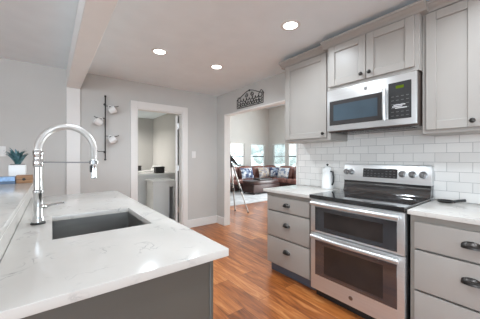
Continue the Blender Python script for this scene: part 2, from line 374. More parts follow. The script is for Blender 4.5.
# doorway casing and jamb
c = B()
yf = YB-0.018
c.box(0.969, 1.06, yf, YB, 0, 2.143, 0.004, 1); c.box(1.83, 1.921, yf, YB, 0, 2.143, 0.004, 1); c.box(1.06, 1.83, yf, YB, 2.04, 2.143, 0.004, 1)
c.box(1.06, 1.078, YB, YB+0.115, 0, 2.022); c.box(1.812, 1.83, YB, YB+0.115, 0, 2.022); c.box(1.06, 1.83, YB, YB+0.115, 2.022, 2.04)
struct(c.to('trim_3', 'trim'))
# casing-less kitchen opening: thin white lining
c = B(); c.box(XR-0.004, XR+0.119, 2.056, 2.074, 0, 2.036); c.box(XR-0.004, XR+0.119, 3.736, 3.754, 0, 2.036); c.box(XR-0.004, XR+0.119, 2.056, 3.754, 2.036, 2.054)
struct(c.to('trim_4', 'trim'))
# baseboards
def bb(name, *boxes):
    b = B()
    for q in boxes: b.box(*q, 0.004, 1)
    struct(b.to(name, 'trim'))
bb('baseboard_back', (-4.5, 0.163, YB-0.016, YB, 0, 0.145), (0.318, 0.969, YB-0.016, YB, 0, 0.145), (1.921, XR-0.016, YB-0.016, YB, 0, 0.145))
bb('baseboard_right', (XR-0.016, XR, 3.736, YB, 0, 0.145))
bb('baseboard_living', (XR+0.115, LX-0.016, LY-0.016, LY, 0, 0.12), (LX-0.016, LX, 5.6, LY, 0, 0.12))
bb('baseboard_laundry', (XR-0.076, XR-0.06, 4.14, 7.58, 0, 0.12), (-0.2, XR-0.076, 7.564, 7.58, 0, 0.12))
# windows
def window(name, axis, p, a0, a1, z0, z1, mid=True, mull=0):
    e = sempty(name, (p if axis == 'x' else (a0+a1)/2, (a0+a1)/2 if axis == 'x' else p, z0))
    def bx(b, p0, p1, q0, q1, r0, r1):
        if axis == 'x': b.box(p0, p1, q0, q1, r0, r1, 0.003, 1)
        else: b.box(q0, q1, p0, p1, r0, r1, 0.003, 1)
    f = B(); s, q = 0.045, 0.03
    for lo, hi in ((a0, a0+s), (a1-s, a1)): bx(f, p+q, p+q+0.06, lo, hi, z0, z1)
    bx(f, p+q, p+q+0.06, a0+s, a1-s, z0, z0+s); bx(f, p+q, p+q+0.06, a0+s, a1-s, z1-s, z1)
    for k in range(mull):
        m = a0+(a1-a0)*(k+1)/(mull+1); bx(f, p+q, p+q+0.06, m-0.03, m+0.03, z0+s, z1-s)
    f.to('window_frame', 'trim', e)
    if mid:
        f = B(); zm = (z0+z1)/2+0.01; bx(f, p+q-0.006, p+q+0.05, a0+s, a1-s, zm-0.02, zm+0.02); f.to('meeting_rail', 'mw_frame', e)
    g = B(); bx(g, p+q+0.025, p+q+0.031, a0+s, a1-s, z0+s, z1-s); g.to('pane', 'pane', e)
    f = B(); bx(f, p-0.02, p+q, a0, a1, z0-0.0, z0+0.02); f.to('window_sill', 'trim', e)
window('window_1', 'y', LY, *WIN_B[0], WS, WH); window('window_2', 'y', LY, *WIN_B[1], WS, WH)
window('window_3', 'x', LX, *WIN_R[0], WS, WH); window('window_4', 'x', LX, *WIN_R[1], WS, WH)
# outside
struct(B().box(-30, 50, 8.4, 60, -0.4, -0.3).box(8.3, 50, -30, 8.4, -0.4, -0.3).to('ground', 'lawn', smooth=False))
def tree(loc, h, r, label):
    t = thing('garden_tree', label, 'tree', loc, 'garden trees outside the living room windows'); x, y, z = loc
    B().tube([(x, y, z), (x+.05, y, z+h*.3), (x-.05, y+.05, z+h*.6)], [0.11, 0.085, 0.05]).to('trunk', 'bark', t)
    b = B()
    for k in range(26):
        a, q = random.uniform(0, 2*PI), random.uniform(0, r); s = random.uniform(.25, .5)*r
        b.ball((x+q*math.cos(a), y+q*math.sin(a), z+h*.6+random.uniform(-.3, .5)*r), s, s*.9, s*.7, 8, 6, (a, q, 0))
    b.to('crown', 'tree', t)
tree((9.2, 14.5, -0.3), 3.2, 1.3, 'leafy garden tree seen through the leftmost living room window')
tree((12.6, 13.2, -0.3), 3.0, 1.2, 'leafy garden tree seen through the window right of the leftmost one')
tree((13.0, 10.6, -0.3), 3.2, 1.4, 'leafy garden tree behind the window with a white slatted blind')

# laundry door, swung well open into the laundry room
hx0, hy0 = 1.788, YB+0.128
d = sempty('door_1', (hx0, hy0, 0)); OFF[d.name] = Vector((0, 0, 0))
b = B(); b.box(-0.036, 0, 0, 0.74, 0.012, 2.015, 0.003, 1)
for z0, z1 in ((0.2, 0.95), (1.1, 1.9)): b.box(-0.040, -0.034, 0.11, 0.63, z0, z1, 0.004, 1)
b.to('door_panel', 'trim', d)
for z in (0.33, 1.07, 1.82):
    B().box(-0.004, 0.024, -0.010, 0.004, z-0.05, z+0.05, 0.002, 1).cyl((0.004, -0.008, z-0.05), (0.004, -0.008, z+0.05), 0.006, 10).to('hinge', 'nickel', d)
B().lathe((-0.036, 0.68, 0.98), [(0.028, 0), (0.028, 0.006), (0.010, 0.010), (0.010, 0.035), (0.026, 0.045), (0.026, 0.06), (0.012, 0.068)], 16, (-1, 0, 0)).to('door_handle', 'nickel', d)
d.rotation_euler = (0, 0, -math.radians(36))

# ------------------------------------------------------------------ cabinets
def shaker(xf, y0, y1, z0, z1, w=0.062, t=0.02):
    b = B(); e = 0.0025
    b.box(xf, xf+t, y0, y0+w, z0, z1, e, 1).box(xf, xf+t, y1-w, y1, z0, z1, e, 1)
    b.box(xf, xf+t, y0+w, y1-w, z0, z0+w, e, 1).box(xf, xf+t, y0+w, y1-w, z1-w, z1, e, 1)
    b.box(xf+0.013, xf+t-0.001, y0+w-0.004, y1-w+0.004, z0+w-0.004, z1-w+0.004)
    return b
def knob(parent, x, y, z):
    return B().lathe((x, y, z), [(0.009, 0), (0.006, 0.004), (0.006, 0.012), (0.014, 0.017), (0.0165, 0.022), (0.014, 0.028), (0.006, 0.031)], 18, (-1, 0, 0)).to('knob', 'bronze', parent)
def cup_pull(parent, x, y, z, w=0.090):
    """bin pull: half dome open below, with a thin back flange"""
    t = bmesh.new(); nu, nv = 16, 7; V = {}
    for i in range(nu+1):
        for j in range(nv+1):
            th = PI*i/nu; ph = PI/2*j/nv
            V[i, j] = t.verts.new((x-0.026*math.sin(ph)*math.sin(th)**0.6-0.001, y-w/2*math.cos(th)*(1-0.0*j), z+0.025*math.cos(ph)*math.sin(th)**0.8-0.012*math.sin(ph)))
    for i in range(nu):
        for j in range(nv): t.faces.new((V[i, j], V[i+1, j], V[i+1, j+1], V[i, j+1]))
    bmesh.ops.remove_doubles(t, verts=t.verts, dist=1e-5); bmesh.ops.recalc_face_normals(t, faces=t.faces)
    bmesh.ops.solidify(t, geom=list(t.faces), thickness=0.0025)
    b = B(); b._add(t);
    return b.to('cup_pull', 'bronze', parent)
def crown(parent, xf, y0, y1, zt, lap0, lap1):
    """stepped crown along the front (faces -X)"""
    b = B()
    prof = [(XR-0.005, zt-0.064), (xf, zt-0.064), (xf-0.010, zt-0.060), (xf-0.013, zt-0.050), (xf-0.026, zt-0.040), (xf-0.046, zt-0.030), (xf-0.050, zt-0.022), (xf-0.058, zt-0.020), (xf-0.058, zt), (XR-0.005, zt)]
    b.prism([(p, 0, q) for p, q in prof], (0, y0-lap0, 0), (0, y1-y0+lap0+lap1, 0))
    return b.to('crown_molding', 'cabinet', parent)
UX, UM = 2.208, 2.150                    # frame front of the side cabinets / the deeper middle cabinet
def wall_cabinet(label, xf, y0, y1, z0, zt, doors, knobs, laps=(0.0, 0.0)):
    t = thing('wall_cabinet', label, 'cabinet', (XR, (y0+y1)/2, z0), 'grey wall cabinets')
    B().box(xf, XR-0.002, y0, y1, z0, zt-0.06, 0.002, 1).to('body', 'cabinet', t)
    for (a, b_, c_, d_), (ky, kz) in zip(doors, knobs):
        dr = shaker(xf-0.021, a, b_, c_, d_).to('door', 'cabinet', t); knob(dr, xf-0.021, ky, kz)
    crown(t, xf, y0, y1, zt, *laps)
    return t
ZT = 2.392
YL0, YL1 = 1.372, 1.975                  # left unit span
YM0, YM1 = 0.612, 1.371
YR0, YR1 = -0.005, 0.611
wall_cabinet('grey shaker wall cabinet with one door, left of the microwave', UX, YL0, YL1, 1.438, ZT, [(1.408, 1.948, 1.465, 2.318)], [(1.440, 1.505)], (0, 0.045))
wall_cabinet('short grey shaker wall cabinet with two doors, directly above the microwave', UM, YM0, YM1, 1.912, ZT, [(0.640, 0.990, 1.940, 2.322), (0.995, 1.345, 1.940, 2.322)], [(0.958, 1.985), (1.027, 1.985)], (0.045, 0.045))
wall_cabinet('grey shaker wall cabinet at the right edge, right of the microwave', UX, YR0, YR1, 1.438, ZT, [(0.294, 0.585, 1.465, 2.318), (0.000, 0.290, 1.465, 2.318)], [(0.330, 1.505), (0.255, 1.505)])

CF = 1.888                               # worktop front edge
FX = 1.928                               # base frame front
CT = 0.914
def base_cabinet(label, y0, y1, drawers, yd0, yd1, side=True):
    t = thing('base_cabinet', label, 'cabinet', (2.2, (y0+y1)/2, 0), 'grey drawer base cabinets')
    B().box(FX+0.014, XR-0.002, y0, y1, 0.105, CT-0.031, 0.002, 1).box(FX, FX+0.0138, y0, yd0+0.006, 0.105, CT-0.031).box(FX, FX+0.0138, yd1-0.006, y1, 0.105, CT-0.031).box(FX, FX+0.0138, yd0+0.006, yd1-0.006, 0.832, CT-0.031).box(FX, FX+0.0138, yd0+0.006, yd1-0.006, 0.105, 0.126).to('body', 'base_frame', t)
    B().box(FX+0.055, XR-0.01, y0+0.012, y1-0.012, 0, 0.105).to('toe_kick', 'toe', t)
    for z0, z1, zp in drawers:
        dr = B().box(FX-0.021, FX-0.0005, yd0, yd1, z0, z1, 0.004, 2).to('drawer', 'cabinet', t)
        cup_pull(dr, FX-0.021, (yd0+yd1)/2, zp)
    return t
base_cabinet('grey base cabinet of three drawers at the left of the range', 1.383, 1.985, [(0.695, 0.838, 0.765), (0.415, 0.682, 0.560), (0.120, 0.402, 0.285)], 1.405, 1.963)
base_cabinet('grey base cabinet of three drawers at the right of the range', -0.012, 0.600, [(0.665, 0.838, 0.752), (0.395, 0.652, 0.545), (0.120, 0.382, 0.285)], 0.012, 0.572)
tag(B().box(CF, XR-0.010, 1.376, 2.012, CT-0.03, CT, 0.003, 2).to('countertop', 'quartz', loc=(2.2, 1.69, CT-0.03)), 'small white quartz countertop left of the range holding the white carafe', 'countertop')
tag(B().box(CF, XR-0.010, -0.03, 0.608, CT-0.03, CT, 0.003, 2).to('countertop', 'quartz', loc=(2.2, 0.3, CT-0.03)), 'white quartz countertop right of the range with a black spoon rest', 'countertop')
tag(B().box(XR-0.009, XR-0.001, -0.05, 2.035, CT-0.04, 1.52).to('tile_backsplash', 'tile', smooth=False, loc=(XR-0.005, 1.0, CT)), 'white glossy subway tile backsplash between countertops and wall cabinets', 'backsplash')

# ------------------------------------------------------------------ range
RY0, RY1, RX = 0.615, 1.373, 1.885
r = thing('kitchen_range', 'stainless steel double oven electric range with black glass cooktop', 'range', (2.2, 0.994, 0))
B().box(RX+0.03, XR-0.03, RY0, RY1, 0.075, 0.895, 0.003, 1).to('body', 'black', r)
B().box(RX+0.06, XR-0.05, RY0+0.02, RY1-0.02, 0, 0.075).to('kick_plate', 'black', r)
ct = B().box(RX-0.022, XR-0.10, RY0-0.001, RY1+0.001, 0.895, 0.928, 0.006, 3).to('cooktop', 'black_glass', r)
def ring(cx, cy, r0, z):
    b = B(); b.lathe((cx, cy, z), [(r0-0.003, 0), (r0-0.003, 0.0006), (r0, 0.0006), (r0, 0)], 40, cap=False); return b
for cx, cy, r0 in ((2.06, 0.80, 0.105), (2.06, 1.19, 0.085), (2.29, 0.80, 0.075), (2.29, 1.19, 0.095)):
    ring(cx, cy, r0, 0.928).to('burner', 'burner', ct)
def oven_door(z0, z1, wz0, wz1, hz, name):
    dr = B().box(RX-0.004, RX+0.029, RY0+0.004, RY1-0.004, z0, z1, 0.006, 2).to('oven_door', 'steel', r); dr['label'] = name
    w = B().box(RX-0.0065, RX-0.003, RY0+0.050, RY1-0.050, wz0, wz1, 0.001, 1).to('window', 'oven_glass', dr)
    B().box(RX-0.0072, RX-0.006, RY0+0.14, RY1-0.14, wz0+0.035, wz1-0.035).to('inner_window', 'oven_inner', w)
    h = B(); pts = []
    for k in range(17):
        f = k/16; y = RY0+0.03+f*(RY1-RY0-0.06); pts.append((RX-0.035-0.018*math.sin(PI*f), y, hz))
    h.tube(pts, 0.0175, 12)
    for y in (RY0+0.045, RY1-0.045): h.cyl((RX-0.004, y, hz), (RX-0.038, y, hz), 0.012, 12)
    h.to('handle', 'steel', dr)
    return dr
oven_door(0.594, 0.888, 0.612, 0.822, 0.856, 'upper oven door')
lo = oven_door(0.080, 0.588, 0.215, 0.525, 0.560, 'lower oven door')
b = B().lathe((RX-0.004, 0.994, 0.145), [(0.017, 0), (0.017, 0.002), (0.0145, 0.003), (0.0145, 0.002)], 24, (-1, 0, 0))
b.to('emblem', 'steel_dark', lo)
# backguard: dark curved riser below, slanted stainless control panel above
bgx = 2.455
B().prism([(bgx-0.018, 0, 0.928), (bgx-0.006, 0, 0.95), (bgx+0.002, 0, 1.0), (bgx+0.0, 0, 1.032), (XR-0.012, 0, 1.032), (XR-0.012, 0, 0.928)], (0, RY0+0.006, 0), (0, RY1-RY0-0.012, 0)).to('riser', 'black_glass', r)
TL = 0.028
def onp(z): return bgx-0.006+TL*(z-1.03)/0.165
pb = B().prism([(onp(1.03), 0, 1.03), (onp(1.185), 0, 1.185), (onp(1.185)+0.008, 0, 1.196), (XR-0.014, 0, 1.196), (XR-0.014, 0, 1.03)], (0, RY0+0.002, 0), (0, RY1-RY0-0.004, 0)).to('control_panel', 'steel', r)
B().prism([(onp(1.07)-0.0015, 0, 1.07), (onp(1.155)-0.0015, 0, 1.155), (onp(1.155)+0.004, 0, 1.155), (onp(1.07)+0.004, 0, 1.07)], (0, 0.868, 0), (0, 0.305, 0)).to('display', 'mw_frame', pb)
b = B()
for i in range(9):
    for k in range(3):
        y = 0.885+i*0.033; z = 1.082+k*0.024
        if k == 2 and 3 <= i <= 5: continue
        b.box(onp(z)-0.003, onp(z)-0.001, y, y+0.016, z, z+0.006)
paint(pb, b, 'panel_grey')
for y in (1.343, 1.290, 0.830, 0.752, 0.675):
    z = 1.115; n = Vector((-1, 0, TL/0.165)).normalized()
    kb = B().lathe(Vector((onp(z), y, z)), [(0.030, 0), (0.030, 0.004), (0.024, 0.006), (0.022, 0.028), (0.019, 0.031)], 24, n)
    kb.box(onp(z)-0.036, onp(z)-0.026, y-0.0035, y+0.0035, z-0.018, z+0.022, 0.001, 1)
    kb.to('knob', 'steel_dark', pb)

# ------------------------------------------------------------------ microwave
MX, MY0, MY1, MZ0, MZ1 = 2.128, 0.622, 1.362, 1.515, 1.908
mw = thing('microwave_oven', 'stainless steel over-the-range microwave with black control panel', 'microwave', (2.35, 0.992, MZ0))
B().box(MX+0.030, XR-0.010, MY0, MY1, MZ0-0.012, MZ1-0.002, 0.003, 1).to('body', 'mw_side', mw)
dr = B().box(MX, MX+0.028, MY0+0.001, MY1-0.001, MZ0, MZ1-0.003, 0.006, 2).to('front_panel', 'steel', mw)
w = B().box(MX-0.004, MX+0.001, 0.852, 1.332, MZ0+0.052, MZ1-0.112, 0.002, 1).to('window', 'mw_frame', dr)
B().box(MX-0.0052, MX-0.0035, 0.895, 1.290, MZ0+0.092, MZ1-0.150).to('glass', 'mw_glass', w)
cp = B().box(MX-0.004, MX+0.001, 0.656, 0.814, MZ0+0.048, MZ1-0.060, 0.002, 1).to('control_panel', 'black', mw)
B().box(MX-0.0055, MX-0.0035, 0.705, 0.760, MZ1-0.110, MZ1-0.088).to('clock_display', 'clock', cp)
b = B()
for k in range(6):
    for i in range(4):
        y, z = 0.672+i*0.034, MZ0+0.070+k*0.030; b.box(MX-0.005, MX-0.0035, y, y+0.018, z, z+0.005)
paint(cp, b, 'panel_grey')
b = B()
for k, (y0_, y1_) in enumerate(((0.685, 0.765), (0.715, 0.785), (0.695, 0.775))):
    z = MZ0+0.128+k*0.012; b.box(MX-0.0056, MX-0.0036, y0_, y1_, z, z+0.007)
paint(cp, b, 'panel_white')
h = B(); pts = [(MX-0.030-0.010*math.sin(PI*k/12), 0.833, MZ0+0.045+k/12*(MZ1-MZ0-0.145)) for k in range(13)]
h.tube(pts, 0.013, 12)
for z in (MZ0+0.06, MZ1-0.115): h.cyl((MX, 0.833, z), (MX-0.031, 0.833, z), 0.010, 12)
h.to('handle', 'steel', dr)
B().lathe((MX, 0.992, MZ1-0.052), [(0.017, 0), (0.017, 0.002), (0.014, 0.003), (0.014, 0.002)], 24, (-1, 0, 0)).to('emblem', 'steel_dark', dr)
b = B()
for k in range(14): b.box(MX+0.05+k*0.012, MX+0.056+k*0.012, MY0+0.06, MY1-0.06, MZ0-0.016, MZ0-0.011)
b.box(MX+0.03, XR-0.06, MY0+0.02, MY1-0.02, MZ0-0.013, MZ0-0.011); b.to('vent_grille', 'mw_frame', mw)

# ------------------------------------------------------------------ peninsula
PX0, PX1, PY0, PY1 = -0.135, 0.541, 0.769, 2.800
SX0, SX1, SY0, SY1 = 0.005, 0.425, 1.31, 1.825
p = thing('peninsula_cabinet', 'long dark grey peninsula base cabinet under the sink countertop', 'cabinet', (0.2, 1.8, 0))
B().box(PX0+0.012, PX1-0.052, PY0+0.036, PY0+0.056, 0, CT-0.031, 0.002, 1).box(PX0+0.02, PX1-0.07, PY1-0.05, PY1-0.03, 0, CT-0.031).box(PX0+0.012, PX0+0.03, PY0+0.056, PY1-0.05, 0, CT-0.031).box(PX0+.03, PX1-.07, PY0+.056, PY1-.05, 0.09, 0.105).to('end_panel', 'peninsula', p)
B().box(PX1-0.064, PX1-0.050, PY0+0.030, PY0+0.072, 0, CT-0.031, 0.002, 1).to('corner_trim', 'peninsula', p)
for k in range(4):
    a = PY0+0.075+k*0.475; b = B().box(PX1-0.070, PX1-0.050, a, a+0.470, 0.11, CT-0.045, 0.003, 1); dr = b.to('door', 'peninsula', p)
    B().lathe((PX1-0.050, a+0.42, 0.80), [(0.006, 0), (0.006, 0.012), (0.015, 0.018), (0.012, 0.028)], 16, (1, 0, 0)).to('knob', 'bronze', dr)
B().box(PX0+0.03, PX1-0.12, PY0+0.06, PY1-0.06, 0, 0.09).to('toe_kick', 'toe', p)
# worktop with the sink cut-out
t = bmesh.new(); z0, z1 = CT-0.030, CT
def rect(x0, x1, y0, y1, z): return [t.verts.new(v) for v in ((x0, y0, z), (x1, y0, z), (x1, y1, z), (x0, y1, z))]
oT, iT, oB, iB = rect(PX0+.001, PX1, PY0, PY1, z1), rect(SX0, SX1, SY0, SY1, z1), rect(PX0+.001, PX1, PY0, PY1, z0), rect(SX0, SX1, SY0, SY1, z0)
for k in range(4):
    j = (k+1) % 4
    t.faces.new((oT[k], oT[j], iT[j], iT[k])); t.faces.new((oB[j], oB[k], iB[k], iB[j])); t.faces.new((oT[j], oT[k], oB[k], oB[j])); t.faces.new((iT[k], iT[j], iB[j], iB[k]))
t.normal_update()
ed = [e for e in t.edges if (e.verts[0] in oT and e.verts[1] in oT) or (e.verts[0] in iT and e.verts[1] in iT) or (e.verts[0] in oB and e.verts[1] in oB)]
bmesh.ops.bevel(t, geom=ed, offset=0.003, segments=2, profile=0.6, affect='EDGES')
bmesh.ops.recalc_face_normals(t, faces=t.faces)
b = B(); b._add(t); tag(b.to('countertop', 'quartz', loc=(0.2, 1.8, CT-0.03)), 'long white quartz peninsula countertop with the sink cut into it', 'countertop')
# raised bar: knee wall, quartz riser and ledge
kw = thing('raised_bar', 'raised white quartz bar ledge along the left of the sink countertop', 'bar', (-0.3, 2.08, 0))
B().box(-0.26, -0.160, PY0, 3.40, 0, 0.985, 0.002, 1).to('knee_wall', 'wall', kw)
B().box(-0.160, PX0-0.0005, PY0, 3.40, CT-0.03, 0.985, 0.002, 1).to('riser', 'quartz', kw)
B().box(-0.62, PX0, PY0-0.02, 3.44, 0.986, 1.016, 0.003, 2).to('bar_top', 'quartz', kw)
# sink
s = thing('kitchen_sink', 'dark stainless undermount sink set in the peninsula countertop', 'sink', (0.215, 1.57, 0.68))
a0, a1, c0, c1, zb = SX0-0.004, SX1+0.004, SY0-0.004, SY1+0.004, 0.700
t = bmesh.new()
def loop(x0, x1, y0, y1, z, rr, n=5):
    out = []
    for cx, cy, st in ((x1-rr, y1-rr, 0), (x0+rr, y1-rr, PI/2), (x0+rr, y0+rr, PI), (x1-rr, y0+rr, 1.5*PI)):
        for k in range(n+1): out.append(t.verts.new((cx+rr*math.cos(st+PI/2*k/n), cy+rr*math.sin(st+PI/2*k/n), z)))
    return out
Ls = [loop(a0-.02, a1+.02, c0-.02, c1+.02, CT-0.031, .02), loop(a0, a1, c0, c1, CT-0.031, .018), loop(a0+.002, a1-.002, c0+.002, c1-.002, zb+.02, .018), loop(a0+.018, a1-.018, c0+.018, c1-.018, zb+.002, .014), loop(a0+.15, a1-.15, c0+.2, c1-.2, zb-.003, .03)]
for A_, B_ in zip(Ls, Ls[1:]):
    n = len(A_)
    for k in range(n): t.faces.new((A_[k], A_[(k+1) % n], B_[(k+1) % n], B_[k]))
t.faces.new(Ls[-1]); bmesh.ops.recalc_face_normals(t, faces=t.faces)
for f in t.faces: f.normal_flip()
bmesh.ops.solidify(t, geom=list(t.faces), thickness=-0.0015)
b = B(); b._add(t); b.to('basin', 'sink', s)
B().lathe((0.215, 1.57, zb-0.002), [(0.052, 0), (0.052, 0.003), (0.04, 0.004), (0.036, 0.001), (0.012, 0.001), (0.010, 0.006)], 24).to('drain', 'chrome', s)
g = B(); zg = zb+0.022
for k in range(9):
    x = a0+.035+k*(a1-a0-.07)/8; g.cyl((x, c0+.03, zg), (x, c1-.03, zg), 0.0025, 8)
for k in range(3):
    y = c0+.03+k*(c1-c0-.06)/2; g.cyl((a0+.03, y, zg-.004), (a1-.03, y, zg-.004), 0.0032, 8)
for x in (a0+.035, a1-.035):
    for y in (c0+.035, c1-.035): g.cyl((x, y, zb+.003), (x, y, zg), 0.004, 8)
g.to('bottom_grid', 'chrome', s)
# faucet
fx, fy = -0.054, 1.668; hx, hy = 0.194, 1.622
f = thing('kitchen_faucet', 'tall chrome spring pull-down faucet standing beside the sink', 'faucet', (fx, fy, CT))
B().lathe((fx, fy, CT), [(0.032, 0), (0.032, 0.006), (0.028, 0.010)], 28).to('base_ring', 'black', f)
B().lathe((fx, fy, CT+0.010), [(0.026, 0), (0.025, 0.02), (0.0205, 0.03), (0.0205, 0.145), (0.0225, 0.15), (0.0225, 0.165), (0.0175, 0.17), (0.0165, 0.30)], 28).to('body', 'chrome', f)
B().lathe((fx, fy, 1.212), [(0.018, 0), (0.0225, 0.006), (0.0225, 0.034), (0.0195, 0.040), (0.0195, 0.058), (0.0225, 0.064), (0.0225, 0.084), (0.018, 0.090)], 24).to('collar', 'chrome', f)
B().cyl((fx+0.012, fy, 1.0), (fx+0.035, fy+0.006, 1.0), 0.014, 16).tube([(fx+0.03, fy+0.005, 1.0), (fx+0.055, fy+0.015, 1.006), (fx+0.112, fy+0.035, 1.008)], [0.007, 0.006, 0.0055], 10).to('lever', 'chrome', f)
path = []
R = math.hypot(hx-fx, hy-fy)/2; dx, dy = (hx-fx)/(2*R), (hy-fy)/(2*R); zc = 1.432-R*1.02
for k in range(14): path.append(Vector((fx, fy, 1.30+(zc-1.30)*k/14)))
for k in range(49):
    th = PI*k/48; a = R-R*math.cos(th); path.append(Vector((fx+dx*a, fy+dy*a, zc+R*1.02*math.sin(th))))
for k in range(1, 4): path.append(Vector((hx, hy, zc-(zc-1.255)*k/3)))
B().tube(path, 0.0095, 10).to('hose', 'steel_dark', f)
# coil
def sample(path, n):
    d = [0]
    for a, b_ in zip(path, path[1:]): d.append(d[-1]+(b_-a).length)
    out = []; i = 0
    for k in range(n):
        s_ = d[-1]*k/(n-1)
        while i < len(d)-2 and d[i+1] < s_: i += 1
        f_ = (s_-d[i])/max(1e-9, d[i+1]-d[i]); out.append((path[i].lerp(path[i+1], f_), (path[i+1]-path[i]).normalized()))
    return out
turns, per = 95, 10
nrm = Vector((-dy, dx, 0)); coil = []
for k, (pt, tg) in enumerate(sample(path, turns*per)):
    bn = tg.cross(nrm).normalized(); a = 2*PI*k/per
    coil.append(pt+0.0138*(nrm*math.cos(a)+bn*math.sin(a)))
B().tube(coil, 0.0042, 5).to('spring', 'nickel', f)
B().lathe((hx, hy, 1.252), [(0.0150, 0), (0.0150, -0.016), (0.0115, -0.022), (0.0120, -0.06), (0.0145, -0.088), (0.0145, -0.104), (0.011, -0.108)], 24).to('spray_head', 'chrome', f)
B().box(hx-0.020, hx-0.0105, hy-0.012, hy+0.004, 1.178, 1.218, 0.003, 2).to('spray_button', 'black', f)
B().tube([(fx+dx*.02, fy+dy*.02, 1.238), (fx+dx*R, fy+dy*R, 1.236), (hx-dx*.02, hy-dy*.02, 1.235)], 0.0038, 10).lathe((hx, hy, 1.226), [(0.0185, 0), (0.0225, 0), (0.0225, 0.018), (0.0185, 0.018), (0.0185, 0)], 20, cap=False).to('holder_arm', 'steel_dark', f)

# ------------------------------------------------------------------ things on the bar
px, py, pz = -0.266, 3.335, 1.016
pp = thing('potted_plant', 'blue-green spiky succulent in a square white ceramic pot on the bar', 'plant', (px, py, pz))
b = B(); w0 = 0.058
b.box(px-w0-.006, px+w0+.006, py-w0-.006, py+w0+.006, pz, pz+0.172, 0.007, 2); b.box(px-w0, px+w0, py-w0, py+w0, pz+0.171, pz+0.1735, 0.001, 1); b.to('pot', 'ceramic', pp)
B().box(px-w0+.004, px+w0-.004, py-w0+.004, py+w0-.004, pz+.1725, pz+.178, 0.002, 1).to('soil', 'soil', pp)
def leaf(b, base, az, tilt, ln, wd):
    t = bmesh.new(); n = 7; V = []
    for i in range(n+1):
        f_ = i/n; w_ = wd*math.sin(PI*min(1, 0.18+f_*0.82))**0.8*(1-0.15*f_); bend = tilt+f_*f_*0.35
        r_ = ln*f_*math.sin(bend); z_ = ln*f_*math.cos(bend); th = 0.006*(1-f_)+0.001
        c_ = Vector((r_*math.cos(az), r_*math.sin(az), z_))+Vector(base); sd = Vector((-math.sin(az), math.cos(az), 0)); nn = Vector((math.cos(az), math.sin(az), 0.3)).normalized()
        V.append([t.verts.new(q) for q in (c_-sd*w_, c_+nn*th-sd*w_*0.3, c_+nn*th+sd*w_*0.3, c_+sd*w_, c_-nn*th*0.8)])
    for a_, b_ in zip(V, V[1:]):
        for k in range(5): t.faces.new((a_[k], a_[(k+1) % 5], b_[(k+1) % 5], b_[k]))
    t.faces.new(V[0][::-1]); t.faces.new(V[-1]); bmesh.ops.recalc_face_normals(t, faces=t.faces); b._add(t)
for k in range(22):
    q = k/22; b = B(); leaf(b, (px+random.uniform(-.015, .015), py+random.uniform(-.015, .015), pz+.174), k*2.4, 0.10+0.50*q, random.uniform(.165, .215)*(1-.15*q), random.uniform(.014, .021)); b.to('leaf', 'leaf', pp)
# wooden block and blue books in front of the pot
b = thing('wooden_block', 'chunky brown wooden block with a dark knot on the end of the bar', 'block', (-0.2, 3.17, 1.016))
B().box(-0.262, -0.142, 3.115, 3.225, 1.016, 1.092, 0.004, 2).to('block', 'wood', b)
B().lathe((-0.205, 3.1155, 1.054), [(0.013, 0), (0.013, 0.0015), (0.008, 0.003)], 16, (0, -1, 0)).to('knot', 'black', b)
def book(x0, x1, y0, y1, z0, z1, mat, label):
    bk = thing('book', label, 'book', ((x0+x1)/2, (y0+y1)/2, z0), 'books lying on the bar')
    B().box(x0+.005, x1-.003, y0+.006, y1-.004, z0+.003, z1-.003, 0.001, 1).to('pages', 'paper', bk)
    B().box(x0, x1, y0, y1, z0, z0+.003).box(x0, x1, y0, y1, z1-.003, z1).box(x0, x1, y0, y0+.006, z0+.003, z1-.003).to('cover', mat, bk)
book(-0.475, -0.266, 3.100, 3.235, 1.016, 1.042, 'dark_cover', 'dark slate blue book lying flat under the pale blue book')
book(-0.470, -0.268, 3.105, 3.230, 1.042, 1.080, 'cloth_blue', 'pale blue book lying flat on top, left of the wooden block')

# ------------------------------------------------------------------ things on the right counters
kx, ky = 2.445, 1.560
k_ = thing('coffee_carafe', 'tall white carafe with black knob and black handle left of the range', 'carafe', (kx, ky, CT))
B().lathe((kx, ky, CT), [(0.058, 0), (0.064, 0.006), (0.063, 0.05), (0.052, 0.17), (0.044, 0.215), (0.043, 0.225)], 32).prism([(0, -.014, 0), (0, .014, 0), (-0.012, 0.0, 0.0)], (kx-0.040, ky+.02, CT+0.185), (0, 0, 0.04)).to('body', 'white_gloss', k_)
ld = B().lathe((kx, ky, CT+0.225), [(0.045, 0), (0.044, 0.006), (0.030, 0.020), (0.012, 0.028)], 28).to('lid', 'white_gloss', k_)
B().lathe((kx, ky, CT+0.252), [(0.006, 0), (0.007, 0.006), (0.013, 0.012), (0.013, 0.020), (0.006, 0.025)], 18).to('lid_knob', 'black', ld)
B().tube([(kx-.01, ky-.046, CT+0.195), (kx-.015, ky-.075, CT+0.19), (kx-.016, ky-.086, CT+0.14), (kx-.015, ky-.082, CT+0.08), (kx-.012, ky-.064, CT+0.045)], [0.009, 0.010, 0.010, 0.009, 0.008], 10).to('handle', 'black', k_)
sx_, sy_ = 2.42, 0.475
sp = thing('spoon_rest', 'black ladle shaped spoon rest on the counter right of the range', 'spoon rest', (sx_, sy_, CT))
B().lathe((sx_, sy_+.045, CT), [(0.030, 0), (0.046, 0.004), (0.056, 0.016), (0.053, 0.017), (0.043, 0.007), (0.010, 0.005)], 26).to('bowl', 'black', sp)
B().tube([(sx_+.01, sy_-.004, CT+.012), (sx_+.03, sy_-.03, CT+.020), (sx_+.05, sy_-.062, CT+.024)], [0.010, 0.009, 0.011], 10).to('handle', 'black', sp)

